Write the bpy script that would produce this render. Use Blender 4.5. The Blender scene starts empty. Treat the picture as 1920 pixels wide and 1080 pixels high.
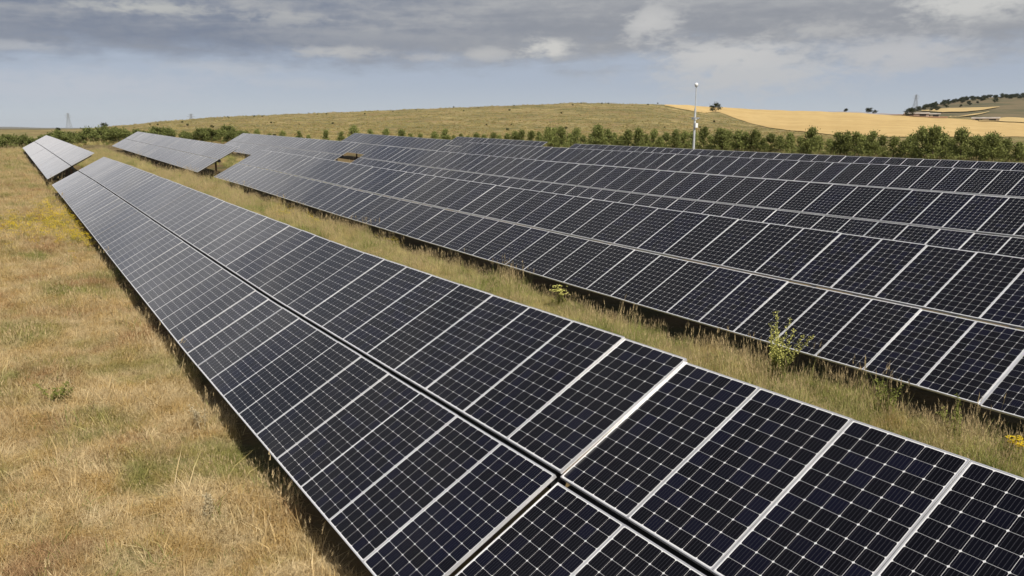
import bpy, bmesh, math, random
import numpy as np
from mathutils import Matrix, Vector
R = math.radians
scene = bpy.context.scene
C = scene.collection
rng = np.random.default_rng(7)
random.seed(7)

# ------------------------------------------------------------------ camera
CAM = (-2.628, -5.972, 4.281)
HEAD = 32.3                                    # compass heading of the view, clockwise from the rows (+Y)
cd = bpy.data.cameras.new('camera'); cam = bpy.data.objects.new('camera', cd); C.objects.link(cam)
cam.location = CAM
cam.rotation_euler = (R(90 - 11.36), 0, R(-HEAD))
cd.sensor_width = 36; cd.lens = 27.93
cd.clip_start = 0.1; cd.clip_end = 60000
scene.camera = cam
scene.render.resolution_x = 1024; scene.render.resolution_y = 576

# ------------------------------------------------------------------ sun and sky
SUN = Vector((0.03, -0.80, 1.05)).normalized()     # towards the sun
sd = bpy.data.lights.new('sun', 'SUN'); so = bpy.data.objects.new('sun', sd); C.objects.link(so)
sd.energy = 5.0; sd.angle = R(0.53); sd.color = (1.0, 0.93, 0.82)
so.rotation_euler = (-SUN).to_track_quat('-Z', 'Y').to_euler(); so.location = (0, 0, 60)
scene.view_settings.view_transform = 'Standard'; scene.view_settings.look = 'None'
scene.view_settings.exposure = 0.25; scene.view_settings.gamma = 1.0
scene.view_settings.use_curve_mapping = False

class N:
    """tiny node-expression helper"""
    def __init__(s, nt): s.nt = nt
    def new(s, t, **kw):
        n = s.nt.nodes.new(t)
        for k, v in kw.items(): setattr(n, k, v)
        return n
    def put(s, sock, v):
        if hasattr(v, 'is_output'): s.nt.links.new(v, sock)
        elif v is not None: sock.default_value = v
    def m(s, op, a, b=None, c=None, clamp=False):
        n = s.new('ShaderNodeMath', operation=op, use_clamp=clamp)
        for i, v in enumerate((a, b, c)):
            if v is not None: s.put(n.inputs[i], v)
        return n.outputs[0]
    def ss(s, x, lo, hi, a=0.0, b=1.0):
        n = s.new('ShaderNodeMapRange', interpolation_type='SMOOTHSTEP')
        for i, v in enumerate((x, lo, hi, a, b)): s.put(n.inputs[i], v)
        return n.outputs[0]
    def mix(s, f, a, b, blend='MIX'):
        n = s.new('ShaderNodeMix', data_type='RGBA', blend_type=blend)
        s.put(n.inputs[0], f)
        for i, v in ((6, a), (7, b)):
            if isinstance(v, tuple) and len(v) == 3: v = (*v, 1)
            s.put(n.inputs[i], v)
        return n.outputs[2]
    def noise(s, vec, scale, detail=4, rough=0.55, dist=0.0):
        n = s.new('ShaderNodeTexNoise')
        if vec is not None: s.put(n.inputs['Vector'], vec)
        n.inputs['Scale'].default_value = scale; n.inputs['Detail'].default_value = detail
        n.inputs['Roughness'].default_value = rough; n.inputs['Distortion'].default_value = dist
        return n.outputs[0]
    def xyz(s, x, y, z):
        n = s.new('ShaderNodeCombineXYZ')
        for i, v in enumerate((x, y, z)): s.put(n.inputs[i], v)
        return n.outputs[0]

w = bpy.data.worlds.new('World'); scene.world = w; w.use_nodes = True
nt = w.node_tree; nt.nodes.clear(); n = N(nt)
sky = n.new('ShaderNodeTexSky', sky_type='NISHITA', sun_disc=False)
sky.sun_elevation = math.asin(SUN.z); sky.sun_rotation = math.atan2(SUN.x, SUN.y)
sky.altitude = 900; sky.air_density = 1.0; sky.dust_density = 0.6; sky.ozone_density = 1.5
tc = n.new('ShaderNodeTexCoord'); sx = n.new('ShaderNodeSeparateXYZ'); nt.links.new(tc.outputs['Generated'], sx.inputs[0])
dx, dy, dz = sx.outputs
az = n.m('MULTIPLY', n.m('ARCTAN2', dx, dy), 180 / math.pi)            # degrees
el = n.m('MULTIPLY', n.m('ARCSINE', dz), 180 / math.pi)
# cloud layer seen in perspective: coordinates shrink towards the horizon
inv = n.m('DIVIDE', 1.0, n.m('ADD', n.m('MAXIMUM', dz, 0.0), 0.045))
pv = n.xyz(n.m('MULTIPLY', dx, inv), n.m('MULTIPLY', dy, inv), 0.0)
big = n.noise(pv, 0.42, 5, 0.55, 0.4)
fine = n.noise(pv, 1.5, 6, 0.6, 0.6)
sv = n.xyz(n.m('MULTIPLY', az, 0.045), n.m('MULTIPLY', el, 0.42), 0.0)
streak = n.noise(sv, 1.3, 6, 0.55, 0.5)
puffv = n.xyz(n.m('MULTIPLY', az, 0.16), n.m('MULTIPLY', el, 0.4), 3.0)
puff = n.noise(puffv, 1.8, 9, 0.64, 0.12)
billow = n.noise(n.xyz(n.m('MULTIPLY', az, 0.20), n.m('MULTIPLY', el, 0.48), 7.0), 4.2, 8, 0.62, 0.25)
elw = n.m('ADD', el, n.m('MULTIPLY', n.m('SUBTRACT', streak, 0.5), 3.4))
elw = n.m('ADD', elw, n.m('MULTIPLY', n.m('SUBTRACT', puff, 0.5), 3.4))
clear = n.mix(1.0, sky.outputs[0], (0.060, 0.060, 0.066), 'MULTIPLY')
hazeband = n.ss(el, 5.0, 14.0, 1.0, 0.0)
clear = n.mix(n.m('MULTIPLY', hazeband, 0.85), clear, n.mix(n.ss(el, 0.0, 3.6), (0.430, 0.475, 0.525), (0.345, 0.388, 0.470)))
# grey deck from about 4.6 degrees upwards, broken towards the zenith
deck = n.ss(elw, 3.3, 6.0)
broken = n.ss(n.m('ADD', n.m('MULTIPLY', big, 0.75), n.m('MULTIPLY', fine, 0.25)), 0.40, 0.56)
hi = n.ss(el, 11.0, 24.0)
cover = n.m('MULTIPLY', deck, n.m('ADD', n.m('SUBTRACT', 1.0, hi), n.m('MULTIPLY', hi, broken)))
tone = n.m('ADD', n.m('ADD', n.m('MULTIPLY', streak, 0.8), n.m('MULTIPLY', puff, 0.30)), n.m('MULTIPLY', billow, 0.25))
tone = n.ss(tone, 0.52, 0.86)
lift = n.ss(el, 5.2, 7.6)
hib = n.m('MULTIPLY', n.ss(el, 8.4, 12.5), n.ss(el, 14.0, 28.0, 1.0, 0.22))
ccol = n.mix(n.m('MULTIPLY', tone, n.m('ADD', 0.35, n.m('MULTIPLY', lift, 0.65))), n.mix(n.ss(az, 14.0, 40.0), (0.152, 0.180, 0.240), (0.232, 0.244, 0.270)), (0.350, 0.354, 0.360))
ccol = n.mix(n.m('MULTIPLY', hib, n.ss(n.m('ADD', n.m('MULTIPLY', fine, 0.6), n.m('MULTIPLY', big, 0.4)), 0.36, 0.62, 0.45, 1.0)), ccol, (0.70, 0.70, 0.72))
col = n.mix(n.m('MULTIPLY', cover, 0.93), clear, ccol)
# sunlit heaps and veils standing under the deck
BLOBS = [(48.2, 3.6, 7.0, 1.7, 0.95, (0.43, 0.44, 0.455)), (47.0, 4.9, 5.5, 1.0, 0.85, (0.475, 0.475, 0.475)), (34.9, 5.4, 1.9, 0.72, 1.0, (0.50, 0.495, 0.48)),
         (42.0, 7.1, 2.2, 1.3, 0.85, (0.455, 0.455, 0.455)), (61.0, 7.4, 4.6, 1.05, 0.95, (0.485, 0.485, 0.475)), (52.5, 6.2, 3.0, 0.8, 0.6, (0.42, 0.42, 0.42)),
         (20.6, 5.12, 3.4, 0.42, 0.66, (0.455, 0.45, 0.44)), (8.6, 7.45, 4.2, 0.48, 0.66, (0.47, 0.47, 0.445)), (17.0, 7.2, 3.4, 0.42, 0.5, (0.43, 0.43, 0.42)),
         (1.1, 4.85, 3.0, 0.34, 0.5, (0.42, 0.43, 0.45)), (13.0, 3.9, 4.6, 0.55, 0.45, (0.43, 0.445, 0.47)), (57.5, 4.6, 5.5, 1.3, 0.8, (0.43, 0.435, 0.45)),
         (30.9, 5.1, 2.0, 0.5, 0.65, (0.44, 0.44, 0.44)), (26.5, 4.8, 1.6, 0.35, 0.5, (0.43, 0.43, 0.44)), (5.0, 2.6, 9.0, 1.2, 0.6, (0.43, 0.455, 0.50)), (18.0, 3.0, 4.0, 0.5, 0.35, (0.43, 0.45, 0.48))]
wob = n.m('MULTIPLY', n.m('SUBTRACT', puff, 0.5), 2.2)
for (a0, e0, sa, se, amt, c) in BLOBS:
    u = n.m('DIVIDE', n.m('SUBTRACT', n.m('ADD', az, n.m('MULTIPLY', wob, 2.0)), a0), sa)
    v = n.m('DIVIDE', n.m('SUBTRACT', n.m('ADD', el, n.m('MULTIPLY', wob, 0.30)), e0), se)
    r2 = n.m('ADD', n.m('MULTIPLY', u, u), n.m('MULTIPLY', v, v))
    g1 = n.m('EXPONENT', n.m('MULTIPLY', r2, -0.75))
    tx = n.m('ADD', n.m('ADD', n.m('MULTIPLY', puff, 0.45), n.m('MULTIPLY', billow, 0.55)), n.m('MULTIPLY', n.m('SUBTRACT', g1, 0.5), 0.30))
    f = n.m('MULTIPLY', g1, n.ss(tx, 0.40, 0.64, 0.08, 1.15))
    col = n.mix(n.m('MULTIPLY', f, amt, clamp=True), col, c)
bg = n.new('ShaderNodeBackground'); nt.links.new(col, bg.inputs[0]); bg.inputs[1].default_value = 1.0
ow = n.new('ShaderNodeOutputWorld'); nt.links.new(bg.outputs[0], ow.inputs[0])

# ------------------------------------------------------------------ helpers
def tag(o, label=None, cat=None, group=None, kind=None):
    for k, v in (('label', label), ('category', cat), ('group', group), ('kind', kind)):
        if v: o[k] = v
    return o
def link(name, data, parent=None, loc=None):
    o = bpy.data.objects.new(name, data); C.objects.link(o)
    if parent: o.parent = parent
    if loc is not None: o.location = loc
    return o
def mesh(name, verts, faces, mats=(), mi=None, smooth=False):
    me = bpy.data.meshes.new(name); me.from_pydata(verts, [], faces)
    for m_ in mats: me.materials.append(m_)
    if mi is not None: me.polygons.foreach_set('material_index', mi)
    if smooth: me.polygons.foreach_set('use_smooth', [True] * len(me.polygons))
    me.update(); return me
class MB:
    def __init__(s): s.v = []; s.f = []
    def box(s, x0, x1, y0, y1, z0, z1):
        b = len(s.v)
        s.v += [(x, y, z) for z in (z0, z1) for y in (y0, y1) for x in (x0, x1)]
        s.f += [tuple(b + i for i in q) for q in ((0, 2, 3, 1), (4, 5, 7, 6), (0, 1, 5, 4), (2, 6, 7, 3), (0, 4, 6, 2), (1, 3, 7, 5))]
    def tube(s, pts, rad, k=8, cap=True):
        pts = [Vector(p) for p in pts]; rings = []
        if not hasattr(rad, '__len__'): rad = [rad] * len(pts)
        for i, p in enumerate(pts):
            t = (pts[min(i + 1, len(pts) - 1)] - pts[max(i - 1, 0)]).normalized()
            a = t.cross(Vector((0, 0, 1)) if abs(t.z) < .9 else Vector((1, 0, 0))).normalized(); b_ = t.cross(a)
            r0 = len(s.v)
            for j in range(k):
                q = p + (a * math.cos(2 * math.pi * j / k) + b_ * math.sin(2 * math.pi * j / k)) * rad[i]
                s.v.append(tuple(q))
            rings.append(r0)
        for r0, r1 in zip(rings, rings[1:]):
            for j in range(k): s.f.append((r0 + j, r0 + (j + 1) % k, r1 + (j + 1) % k, r1 + j))
        if cap:
            s.f.append(tuple(rings[0] + j for j in range(k))[::-1]); s.f.append(tuple(rings[-1] + j for j in range(k)))
    def quad(s, p, a, b):
        i = len(s.v); p = np.array(p); a = np.array(a); b = np.array(b)
        s.v += [tuple(p - a - b), tuple(p + a - b), tuple(p + a + b), tuple(p - a + b)]; s.f.append((i, i + 1, i + 2, i + 3))
    def mesh(s, name, mat, smooth=False): return mesh(name, s.v, s.f, [mat], None, smooth)

def mat(name):
    m_ = bpy.data.materials.new(name); m_.use_nodes = True
    p = m_.node_tree.nodes['Principled BSDF']; return m_, N(m_.node_tree), p
def simple(name, col, rough=0.5, metal=0.0, var=0.12, scale=3.0, spec=0.5):
    m_, n, p = mat(name)
    geo = n.new('ShaderNodeNewGeometry'); f = n.noise(geo.outputs['Position'], scale, 5, 0.6)
    d = tuple(c * (1 - var) for c in col); l = tuple(min(1, c * (1 + var)) for c in col)
    n.put(p.inputs['Base Color'], n.mix(n.ss(f, 0.3, 0.7), d, l))
    p.inputs['Roughness'].default_value = rough; p.inputs['Metallic'].default_value = metal
    p.inputs['Specular IOR Level'].default_value = spec
    return m_

# ------------------------------------------------------------------ materials
M_frame = simple('anodised_frame', (0.60, 0.60, 0.61), 0.42, 0.6, 0.12, 1.2)
M_steel = simple('galvanised_steel', (0.16, 0.16, 0.16), 0.5, 0.7, 0.2, 6)
M_tube = simple('gap_shade_tube', (0.014, 0.014, 0.015), 0.8, 0.0, 0.2, 5, 0.1)  # near-black colour stands in for the shade inside the centre gap
M_post = simple('weathered_post', (0.13, 0.085, 0.06), 0.7, 0.2, 0.3, 9)
M_white = simple('white_paint', (0.75, 0.76, 0.76), 0.4, 0.0, 0.06, 4)
M_mast = simple('mast_galvanised', (0.55, 0.57, 0.57), 0.45, 0.3, 0.1, 3)
M_dark = simple('dark_plastic', (0.03, 0.03, 0.035), 0.35, 0, 0.2, 5)
M_bark = simple('bark', (0.10, 0.07, 0.045), 0.9, 0, 0.3, 12, 0.2)
M_pylon = simple('pylon_steel', (0.30, 0.32, 0.34), 0.6, 0.2, 0.1, 2)
M_barnwall = simple('render_wall', (0.45, 0.38, 0.29), 0.9, 0, 0.12, .3)
M_barnroof = simple('fibre_roof', (0.30, 0.26, 0.22), 0.9, 0, 0.2, .3)
M_open = simple('shed_bay_shade', (0.05, 0.045, 0.04), 0.9, 0, 0.2, 1)  # flat dark colour painted for the shade inside open bays

def coated(name, colour_fn, coat_ior, rough, coat_rough=0.03, dust_sheen=0.0):
    m_, n, p = mat(name)
    n.put(p.inputs['Base Color'], colour_fn(n))
    p.inputs['Roughness'].default_value = rough; p.inputs['Specular IOR Level'].default_value = 0.0
    p.inputs['Coat Weight'].default_value = 1.0; p.inputs['Coat Roughness'].default_value = coat_rough
    p.inputs['Coat IOR'].default_value = coat_ior
    if dust_sheen:                                   # dusty film plus pale sky sheen painted in, both growing towards grazing view
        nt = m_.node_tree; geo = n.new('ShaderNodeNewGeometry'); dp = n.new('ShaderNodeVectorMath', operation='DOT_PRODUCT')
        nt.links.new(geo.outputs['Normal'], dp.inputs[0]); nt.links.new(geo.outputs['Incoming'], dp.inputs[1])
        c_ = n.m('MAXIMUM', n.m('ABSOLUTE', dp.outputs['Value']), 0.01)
        cov = n.m('SUBTRACT', 1.0, n.m('EXPONENT', n.m('DIVIDE', -dust_sheen, n.m('POWER', c_, 2.5))))
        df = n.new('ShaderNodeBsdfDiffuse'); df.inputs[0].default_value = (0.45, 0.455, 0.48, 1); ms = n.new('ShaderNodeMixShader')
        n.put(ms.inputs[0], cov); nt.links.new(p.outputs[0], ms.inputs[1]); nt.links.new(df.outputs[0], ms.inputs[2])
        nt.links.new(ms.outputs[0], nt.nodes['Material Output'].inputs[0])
    return m_
def f_back(n):
    geo = n.new('ShaderNodeNewGeometry')
    return n.mix(n.noise(geo.outputs['Position'], 1.1, 4), (0.56, 0.56, 0.57), (0.68, 0.68, 0.68))
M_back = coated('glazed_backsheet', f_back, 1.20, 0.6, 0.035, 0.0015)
def f_cell(n):
    at = n.new('ShaderNodeAttribute', attribute_name='tint', attribute_type='GEOMETRY')
    oi = n.new('ShaderNodeObjectInfo')
    t = n.m('FRACT', n.m('ADD', at.outputs['Fac'], oi.outputs['Random']))
    base = n.mix(n.ss(t, 0.45, 1.0), (0.0019, 0.0019, 0.0034), (0.0026, 0.0029, 0.0095))
    uv = n.new('ShaderNodeUVMap', uv_map='cell_uv'); s_ = n.new('ShaderNodeSeparateXYZ'); n.put(s_.inputs[0], uv.outputs[0])
    fr = n.m('FRACT', n.m('MULTIPLY', s_.outputs[0], 5.0))
    bar = n.m('LESS_THAN', n.m('ABSOLUTE', n.m('SUBTRACT', fr, 0.5)), 0.034)
    geo = n.new('ShaderNodeNewGeometry')
    dust_sheen = n.noise(geo.outputs['Position'], 0.9, 6, 0.65)
    base = n.mix(bar, base, (0.05, 0.05, 0.06))
    return n.mix(n.ss(dust_sheen, 0.35, 0.8, 0.0005, 0.005), base, (0.34, 0.30, 0.25))
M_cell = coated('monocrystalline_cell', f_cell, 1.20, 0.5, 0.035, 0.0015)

def grass_colour(n, pos, palette, s1=0.33, s2=1.7):
    straw, green, russet, pale = palette
    a = n.noise(pos, s1, 5, 0.6, 0.3); b = n.noise(n.xyz(*[n.m('ADD', o, 31.7) for o in sep(n, pos)]), s1 * 1.35, 5, 0.6, 0.3)
    c_ = n.noise(pos, s2, 4, 0.6)
    col = n.mix(n.ss(c_, 0.35, 0.7), straw, pale)
    col = n.mix(n.ss(a, 0.46, 0.64, 0, 0.9), col, green)
    return n.mix(n.ss(b, 0.50, 0.67, 0, 0.9), col, russet)
def sep(n, v):
    s_ = n.new('ShaderNodeSeparateXYZ'); n.put(s_.inputs[0], v); return s_.outputs
PAL = ((0.52, 0.378, 0.168), (0.265, 0.275, 0.085), (0.41, 0.255, 0.135), (0.66, 0.545, 0.335))
def blade_mat(name, pal, rnd=0.35, transl=0.35, own=None):
    m_, n, p = mat(name); nt = m_.node_tree
    geo = n.new('ShaderNodeNewGeometry'); oi = n.new('ShaderNodeObjectInfo')
    col = own if own else grass_colour(n, geo.outputs['Position'], pal)
    if own: col = n.mix(0.0, own, own)
    k = n.m('ADD', 1 - rnd / 2, n.m('MULTIPLY', oi.outputs['Random'], rnd))
    hsv = n.new('ShaderNodeHueSaturation'); n.put(hsv.inputs['Color'], col); n.put(hsv.inputs['Value'], k)
    df = n.new('ShaderNodeBsdfDiffuse'); tr = n.new('ShaderNodeBsdfTranslucent'); ms = n.new('ShaderNodeMixShader')
    nt.links.new(hsv.outputs[0], df.inputs[0]); nt.links.new(hsv.outputs[0], tr.inputs[0])
    ms.inputs[0].default_value = transl
    nt.links.new(df.outputs[0], ms.inputs[1]); nt.links.new(tr.outputs[0], ms.inputs[2])
    nt.links.new(ms.outputs[0], nt.nodes['Material Output'].inputs[0]); nt.nodes.remove(p)
    return m_
M_dry = blade_mat('dry_grass', PAL)
M_aisle = blade_mat('aisle_grass_blades', ((0.54, 0.475, 0.195), (0.33, 0.365, 0.105), (0.52, 0.375, 0.175), (0.66, 0.58, 0.30)))
M_green = blade_mat('green_grass', PAL, own=(0.20, 0.235, 0.068, 1))
M_seed = blade_mat('seed_heads', PAL, own=(0.50, 0.39, 0.22, 1))
M_yellow = blade_mat('yellow_petals', PAL, rnd=0.25, own=(0.62, 0.47, 0.03, 1))
M_pale = blade_mat('pale_umbels', PAL, rnd=0.2, own=(0.62, 0.60, 0.20, 1))
M_thistle = blade_mat('dried_thistle', PAL, rnd=0.2, own=(0.50, 0.43, 0.28, 1))
M_weed = blade_mat('weed_leaf', PAL, rnd=0.4, own=(0.235, 0.255, 0.072, 1))
M_needle = blade_mat('pine_needles', PAL, rnd=0.5, transl=0.25, own=(0.205, 0.225, 0.075, 1))
M_shrubleaf = blade_mat('shrub_leaves', PAL, rnd=0.35, transl=0.25, own=(0.160, 0.180, 0.060, 1))
M_oak = blade_mat('holm_oak_leaves', PAL, rnd=0.3, transl=0.15, own=(0.045, 0.052, 0.022, 1))

# ------------------------------------------------------------------ terrain
GX = [-60, 0, 9.94, 19.3, 29, 38.6, 60, 120]
GY = [-10, 0, 10, 20, 30, 45, 60, 90, 120, 170]
ZL = np.array([[-.1, -.1, -.1, 0, .1, .2, .4, .8, 1.2, 1.7],
 [0, 0, -.05, .06, .2, .38, .48, .85, 1.2, 1.6],
 [0, .03, .14, .28, .45, .77, .97, 1.5, 2.05, 2.5],
 [.33, .38, .43, .52, .66, .93, 1.26, 1.75, 2.15, 2.5],
 [.62, .68, .73, .77, .88, 1.06, 1.25, 1.9, 2.3, 2.6],
 [.6, .62, .65, .7, .78, .95, 1.1, 1.65, 2.1, 2.5],
 [.6, .6, .65, .7, .75, .9, 1.1, 1.5, 1.9, 2.3],
 [.8, .8, .8, .85, .9, 1, 1.2, 1.5, 1.8, 2.2]])
GX = np.array(GX, float); GY = np.array(GY, float)
def edge_height(x, y):
    """height of a table's low edge above datum (it follows the ground)"""
    x = np.clip(np.asarray(x, float), GX[0], GX[-1]); y = np.clip(np.asarray(y, float), GY[0], GY[-1])
    i = np.clip(np.searchsorted(GX, x) - 1, 0, len(GX) - 2); j = np.clip(np.searchsorted(GY, y) - 1, 0, len(GY) - 2)
    u = (x - GX[i]) / (GX[i + 1] - GX[i]); v = (y - GY[j]) / (GY[j + 1] - GY[j])
    return (ZL[i, j] * (1 - u) + ZL[i + 1, j] * u) * (1 - v) + (ZL[i, j + 1] * (1 - u) + ZL[i + 1, j + 1] * u) * v
CLEAR = 0.64
def near_ground(x, y): return edge_height(x, y) - CLEAR
A_T = np.array([-180, -60, -13.5, 0, 3.6, 6.2, 9.8, 13.1, 19, 26.3, 32.3, 37.2, 42.7, 46.3, 49.8, 54.8, 58, 61, 64.6, 73.7, 95, 130, 180])
E_T = np.array([-.3, -.3, -.2, -.16, -.10, .14, .55, .79, 1.05, 1.37, 1.61, 1.79, 1.65, 1.41, 1.21, 1.03, .82, .62, .32, .3, -.2, -.3, -.3])
M_A = np.array([56.5, 58, 58.7, 60.1, 61.4, 62.7, 64.6, 69, 73.7, 85, 100])
M_E = np.array([.4, 1.03, 1.18, 1.54, 1.73, 1.86, 1.90, 1.84, 1.6, .6, -.1])
def ss(x): x = np.clip(x, 0, 1); return x * x * (3 - 2 * x)
def terrain(x, y):
    x = np.asarray(x, float); y = np.asarray(y, float)
    d = np.hypot(x - CAM[0], y - CAM[1]); d = np.maximum(d, 1e-3)
    a = np.degrees(np.arctan2(x - CAM[0], y - CAM[1]))
    zn = near_ground(x, y)
    x0 = CAM[0] + 150 * np.sin(np.radians(a)); y0 = CAM[1] + 150 * np.cos(np.radians(a))
    e0 = np.degrees(np.arctan((near_ground(x0, y0) - CAM[2]) / 150))
    dr = 480 + 230 * ss((a - 42) / 8); er = np.interp(a, A_T, E_T)
    er = er + 0.012 * np.sin(a * 2.3) + 0.008 * np.sin(a * 5.1 + 1)
    t = np.log(np.maximum(d, 150) / 150) / np.log(dr / 150)
    e = e0 + (er - e0) * np.clip(t, 0, 1) ** (1.0 - 0.1 * np.sin(a / 9))
    zh = CAM[2] + np.minimum(d, dr) * np.tan(np.radians(e))
    zr = CAM[2] + dr * np.tan(np.radians(er))
    beyond = zr - 24 * (1 - np.exp(-np.maximum(d - dr, 0) / 900)) * ss((er + .1) / .6)
    em = np.interp(a, M_A, M_E)
    tm = np.clip((d - dr) / (1800 - dr), 0, 1)
    emt = er + (em - er) * (0.25 * tm + 0.75 * ss(tm) )
    zm = CAM[2] + np.minimum(d, 1800) * np.tan(np.radians(emt)) - np.maximum(d - 1800, 0) * .03
    wm = ss((a - 56.8) / 1.5) * ss((98 - a) / 10)
    zb = beyond * (1 - wm) + np.maximum(zm, beyond - 30) * wm
    z = np.where(d <= dr, zh, zb)
    z = np.where(d < 150, zn, z)
    # hummocks
    rough = 0.04 * np.clip((d - 160) / 200, 0, 1)
    z = z + rough * (np.sin(x / 7.1 + 1.3 * np.sin(y / 11)) + np.sin(y / 8.3 + 1.1 * np.sin(x / 13.)))
    return z
def polar(a, d):
    return CAM[0] + d * math.sin(R(a)), CAM[1] + d * math.cos(R(a))
az_l = np.concatenate([np.arange(-180, -20, 5), np.arange(-20, 85, 0.4), np.arange(85, 180, 5)])
d_l = np.concatenate([[0.3, 1, 2], np.geomspace(3, 150, 70), np.geomspace(154, 750, 70), np.geomspace(770, 2500, 50), [3200, 4500, 7000, 11000, 16000]])
AA, DD = np.meshgrid(np.radians(az_l), d_l)
XX = CAM[0] + DD * np.sin(AA); YY = CAM[1] + DD * np.cos(AA); ZZ = terrain(XX, YY)
na, nd = len(az_l), len(d_l)
V = np.stack([XX, YY, ZZ], -1).reshape(-1, 3)
F = [(i * na + j, i * na + (j + 1) % na, (i + 1) * na + (j + 1) % na, (i + 1) * na + j) for i in range(nd - 1) for j in range(na)]
cidx = len(V); V = np.vstack([V, [[CAM[0], CAM[1], float(terrain(CAM[0], CAM[1]))]]])
F += [(cidx, (j + 1) % na, j) for j in range(na)]
F = [f[::-1] for f in F]

m_, n, p = mat('dry_ground')
geo = n.new('ShaderNodeNewGeometry'); pos = geo.outputs['Position']; px, py, pz = sep(n, pos)
meadow = grass_colour(n, pos, ((0.13, 0.094, 0.046), (0.068, 0.070, 0.027), (0.11, 0.07, 0.036), (0.16, 0.118, 0.058)))
soil = n.noise(pos, 3.0, 6, 0.7)
meadow = n.mix(n.ss(soil, 0.52, 0.72, 0, 0.7), meadow, (0.062, 0.044, 0.027))
stretch = n.xyz(n.m('MULTIPLY', px, 0.010), n.m('MULTIPLY', py, 0.010), n.m('MULTIPLY', pz, 0.22))
h1 = n.noise(stretch, 2.2, 6, 0.65, 0.4); h2 = n.noise(pos, 0.11, 6, 0.75, 0.3); h3 = n.noise(stretch, 7.0, 6, 0.65, 0.2)
hill = n.mix(n.ss(h1, 0.36, 0.64), (0.160, 0.142, 0.058), (0.255, 0.208, 0.092))
hill = n.mix(n.ss(h3, 0.46, 0.60, 0, 0.65), hill, (0.215, 0.140, 0.072))
hill = n.mix(n.ss(h2, 0.47, 0.60, 0, 0.85), hill, (0.092, 0.090, 0.036))
hill = n.mix(n.ss(n.noise(pos, 0.05, 7, 0.75), 0.54, 0.66, 0, 0.7), hill, (0.36, 0.28, 0.13))
dist = n.m('SQRT', n.m('ADD', n.m('MULTIPLY', px, px), n.m('MULTIPLY', py, py)))
far = n.mix(n.ss(n.noise(pos, 0.012, 5, 0.6), 0.42, 0.6), (0.150, 0.118, 0.068), (0.088, 0.084, 0.046))
far = n.mix(n.ss(h2, 0.5, 0.7, 0, 0.6), far, (0.075, 0.075, 0.045))
col = n.mix(n.ss(dist, 120, 175), meadow, hill)
col = n.mix(n.ss(dist, 760, 900), col, far)
n.put(p.inputs['Base Color'], col); p.inputs['Roughness'].default_value = 0.95; p.inputs['Specular IOR Level'].default_value = 0.1
bp = n.new('ShaderNodeBump'); bp.inputs['Strength'].default_value = 0.6; bp.inputs['Distance'].default_value = 0.5
n.put(bp.inputs['Height'], n.m('ADD', n.noise(pos, 0.5, 6, 0.7), n.m('MULTIPLY', n.noise(pos, 5, 4, 0.7), 0.15))); n.put(p.inputs['Normal'], bp.outputs[0])
M_ground = m_
gme = mesh('ground', V.tolist(), F, [M_ground], None, True)
tag(link('ground', gme), 'dry grassland rising to a low hill beyond the solar rows', 'ground', kind='structure')

def sheet(name, ring, mat_, label, cat, lift, na=60, nd=30):
    """field draped on the terrain; ring gives (azimuth, d_near, d_far) samples"""
    a = np.array([r[0] for r in ring]); d0 = np.array([r[1] for r in ring]); d1 = np.array([r[2] for r in ring])
    al = np.linspace(a[0], a[-1], na); v = []; f = []
    for i in range(nd):
        t = i / (nd - 1)
        for q in al:
            d = np.interp(q, a, d0) * (1 - t) + np.interp(q, a, d1) * t
            x, y = polar(q, d); v.append((x, y, float(terrain(x, y)) + lift))
    for i in range(nd - 1):
        for j in range(na - 1): f.append((i * na + j, (i + 1) * na + j, (i + 1) * na + j + 1, i * na + j + 1))
    f = [q[::-1] for q in f]
    o = link(name, mesh(name, v, f, [mat_], None, True)); tag(o, label, cat, kind='structure'); return o
def field_mat(name, a, b, sc):
    m_, n, p = mat(name); geo = n.new('ShaderNodeNewGeometry'); pos = geo.outputs['Position']
    f = n.noise(pos, sc, 6, 0.7, 0.3); g = n.noise(pos, sc * 9, 4, 0.7)
    qx, qy, qz = sep(n, pos); ln = n.m('ADD', n.m('MULTIPLY', qx, 0.045), n.m('ADD', n.m('MULTIPLY', qy, 0.03), n.m('MULTIPLY', f, 0.25)))
    tram = n.m('MULTIPLY', n.m('LESS_THAN', n.m('FRACT', ln), 0.10), 0.28)                   # tractor lines
    col = n.mix(n.m('MULTIPLY', n.ss(g, 0.3, 0.7), 0.45), n.mix(n.ss(f, 0.35, 0.65), a, b), tuple(c * .7 for c in a))
    n.put(p.inputs['Base Color'], n.mix(tram, col, tuple(c * .6 for c in a)))
    p.inputs['Roughness'].default_value = 0.95; p.inputs['Specular IOR Level'].default_value = 0.1; return m_
M_wheat = field_mat('ripe_wheat', (0.42, 0.295, 0.125), (0.50, 0.365, 0.165), 0.03)
M_plough = field_mat('ploughed_soil', (0.24, 0.125, 0.065), (0.28, 0.155, 0.08), 0.02)
M_straw = field_mat('straw_field', (0.42, 0.31, 0.14), (0.48, 0.36, 0.17), 0.01)
def d_at(a, e):
    """distance along azimuth a at which the rising ground stands at elevation angle e"""
    ds = np.geomspace(155, 1790, 900); x = CAM[0] + ds * np.sin(R(a)); y = CAM[1] + ds * np.cos(R(a))
    es = np.degrees(np.arctan((terrain(x, y) - CAM[2]) / ds)); k = np.argmax(es >= e)
    return float(ds[k]) if es.max() >= e else 700.0
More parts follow.
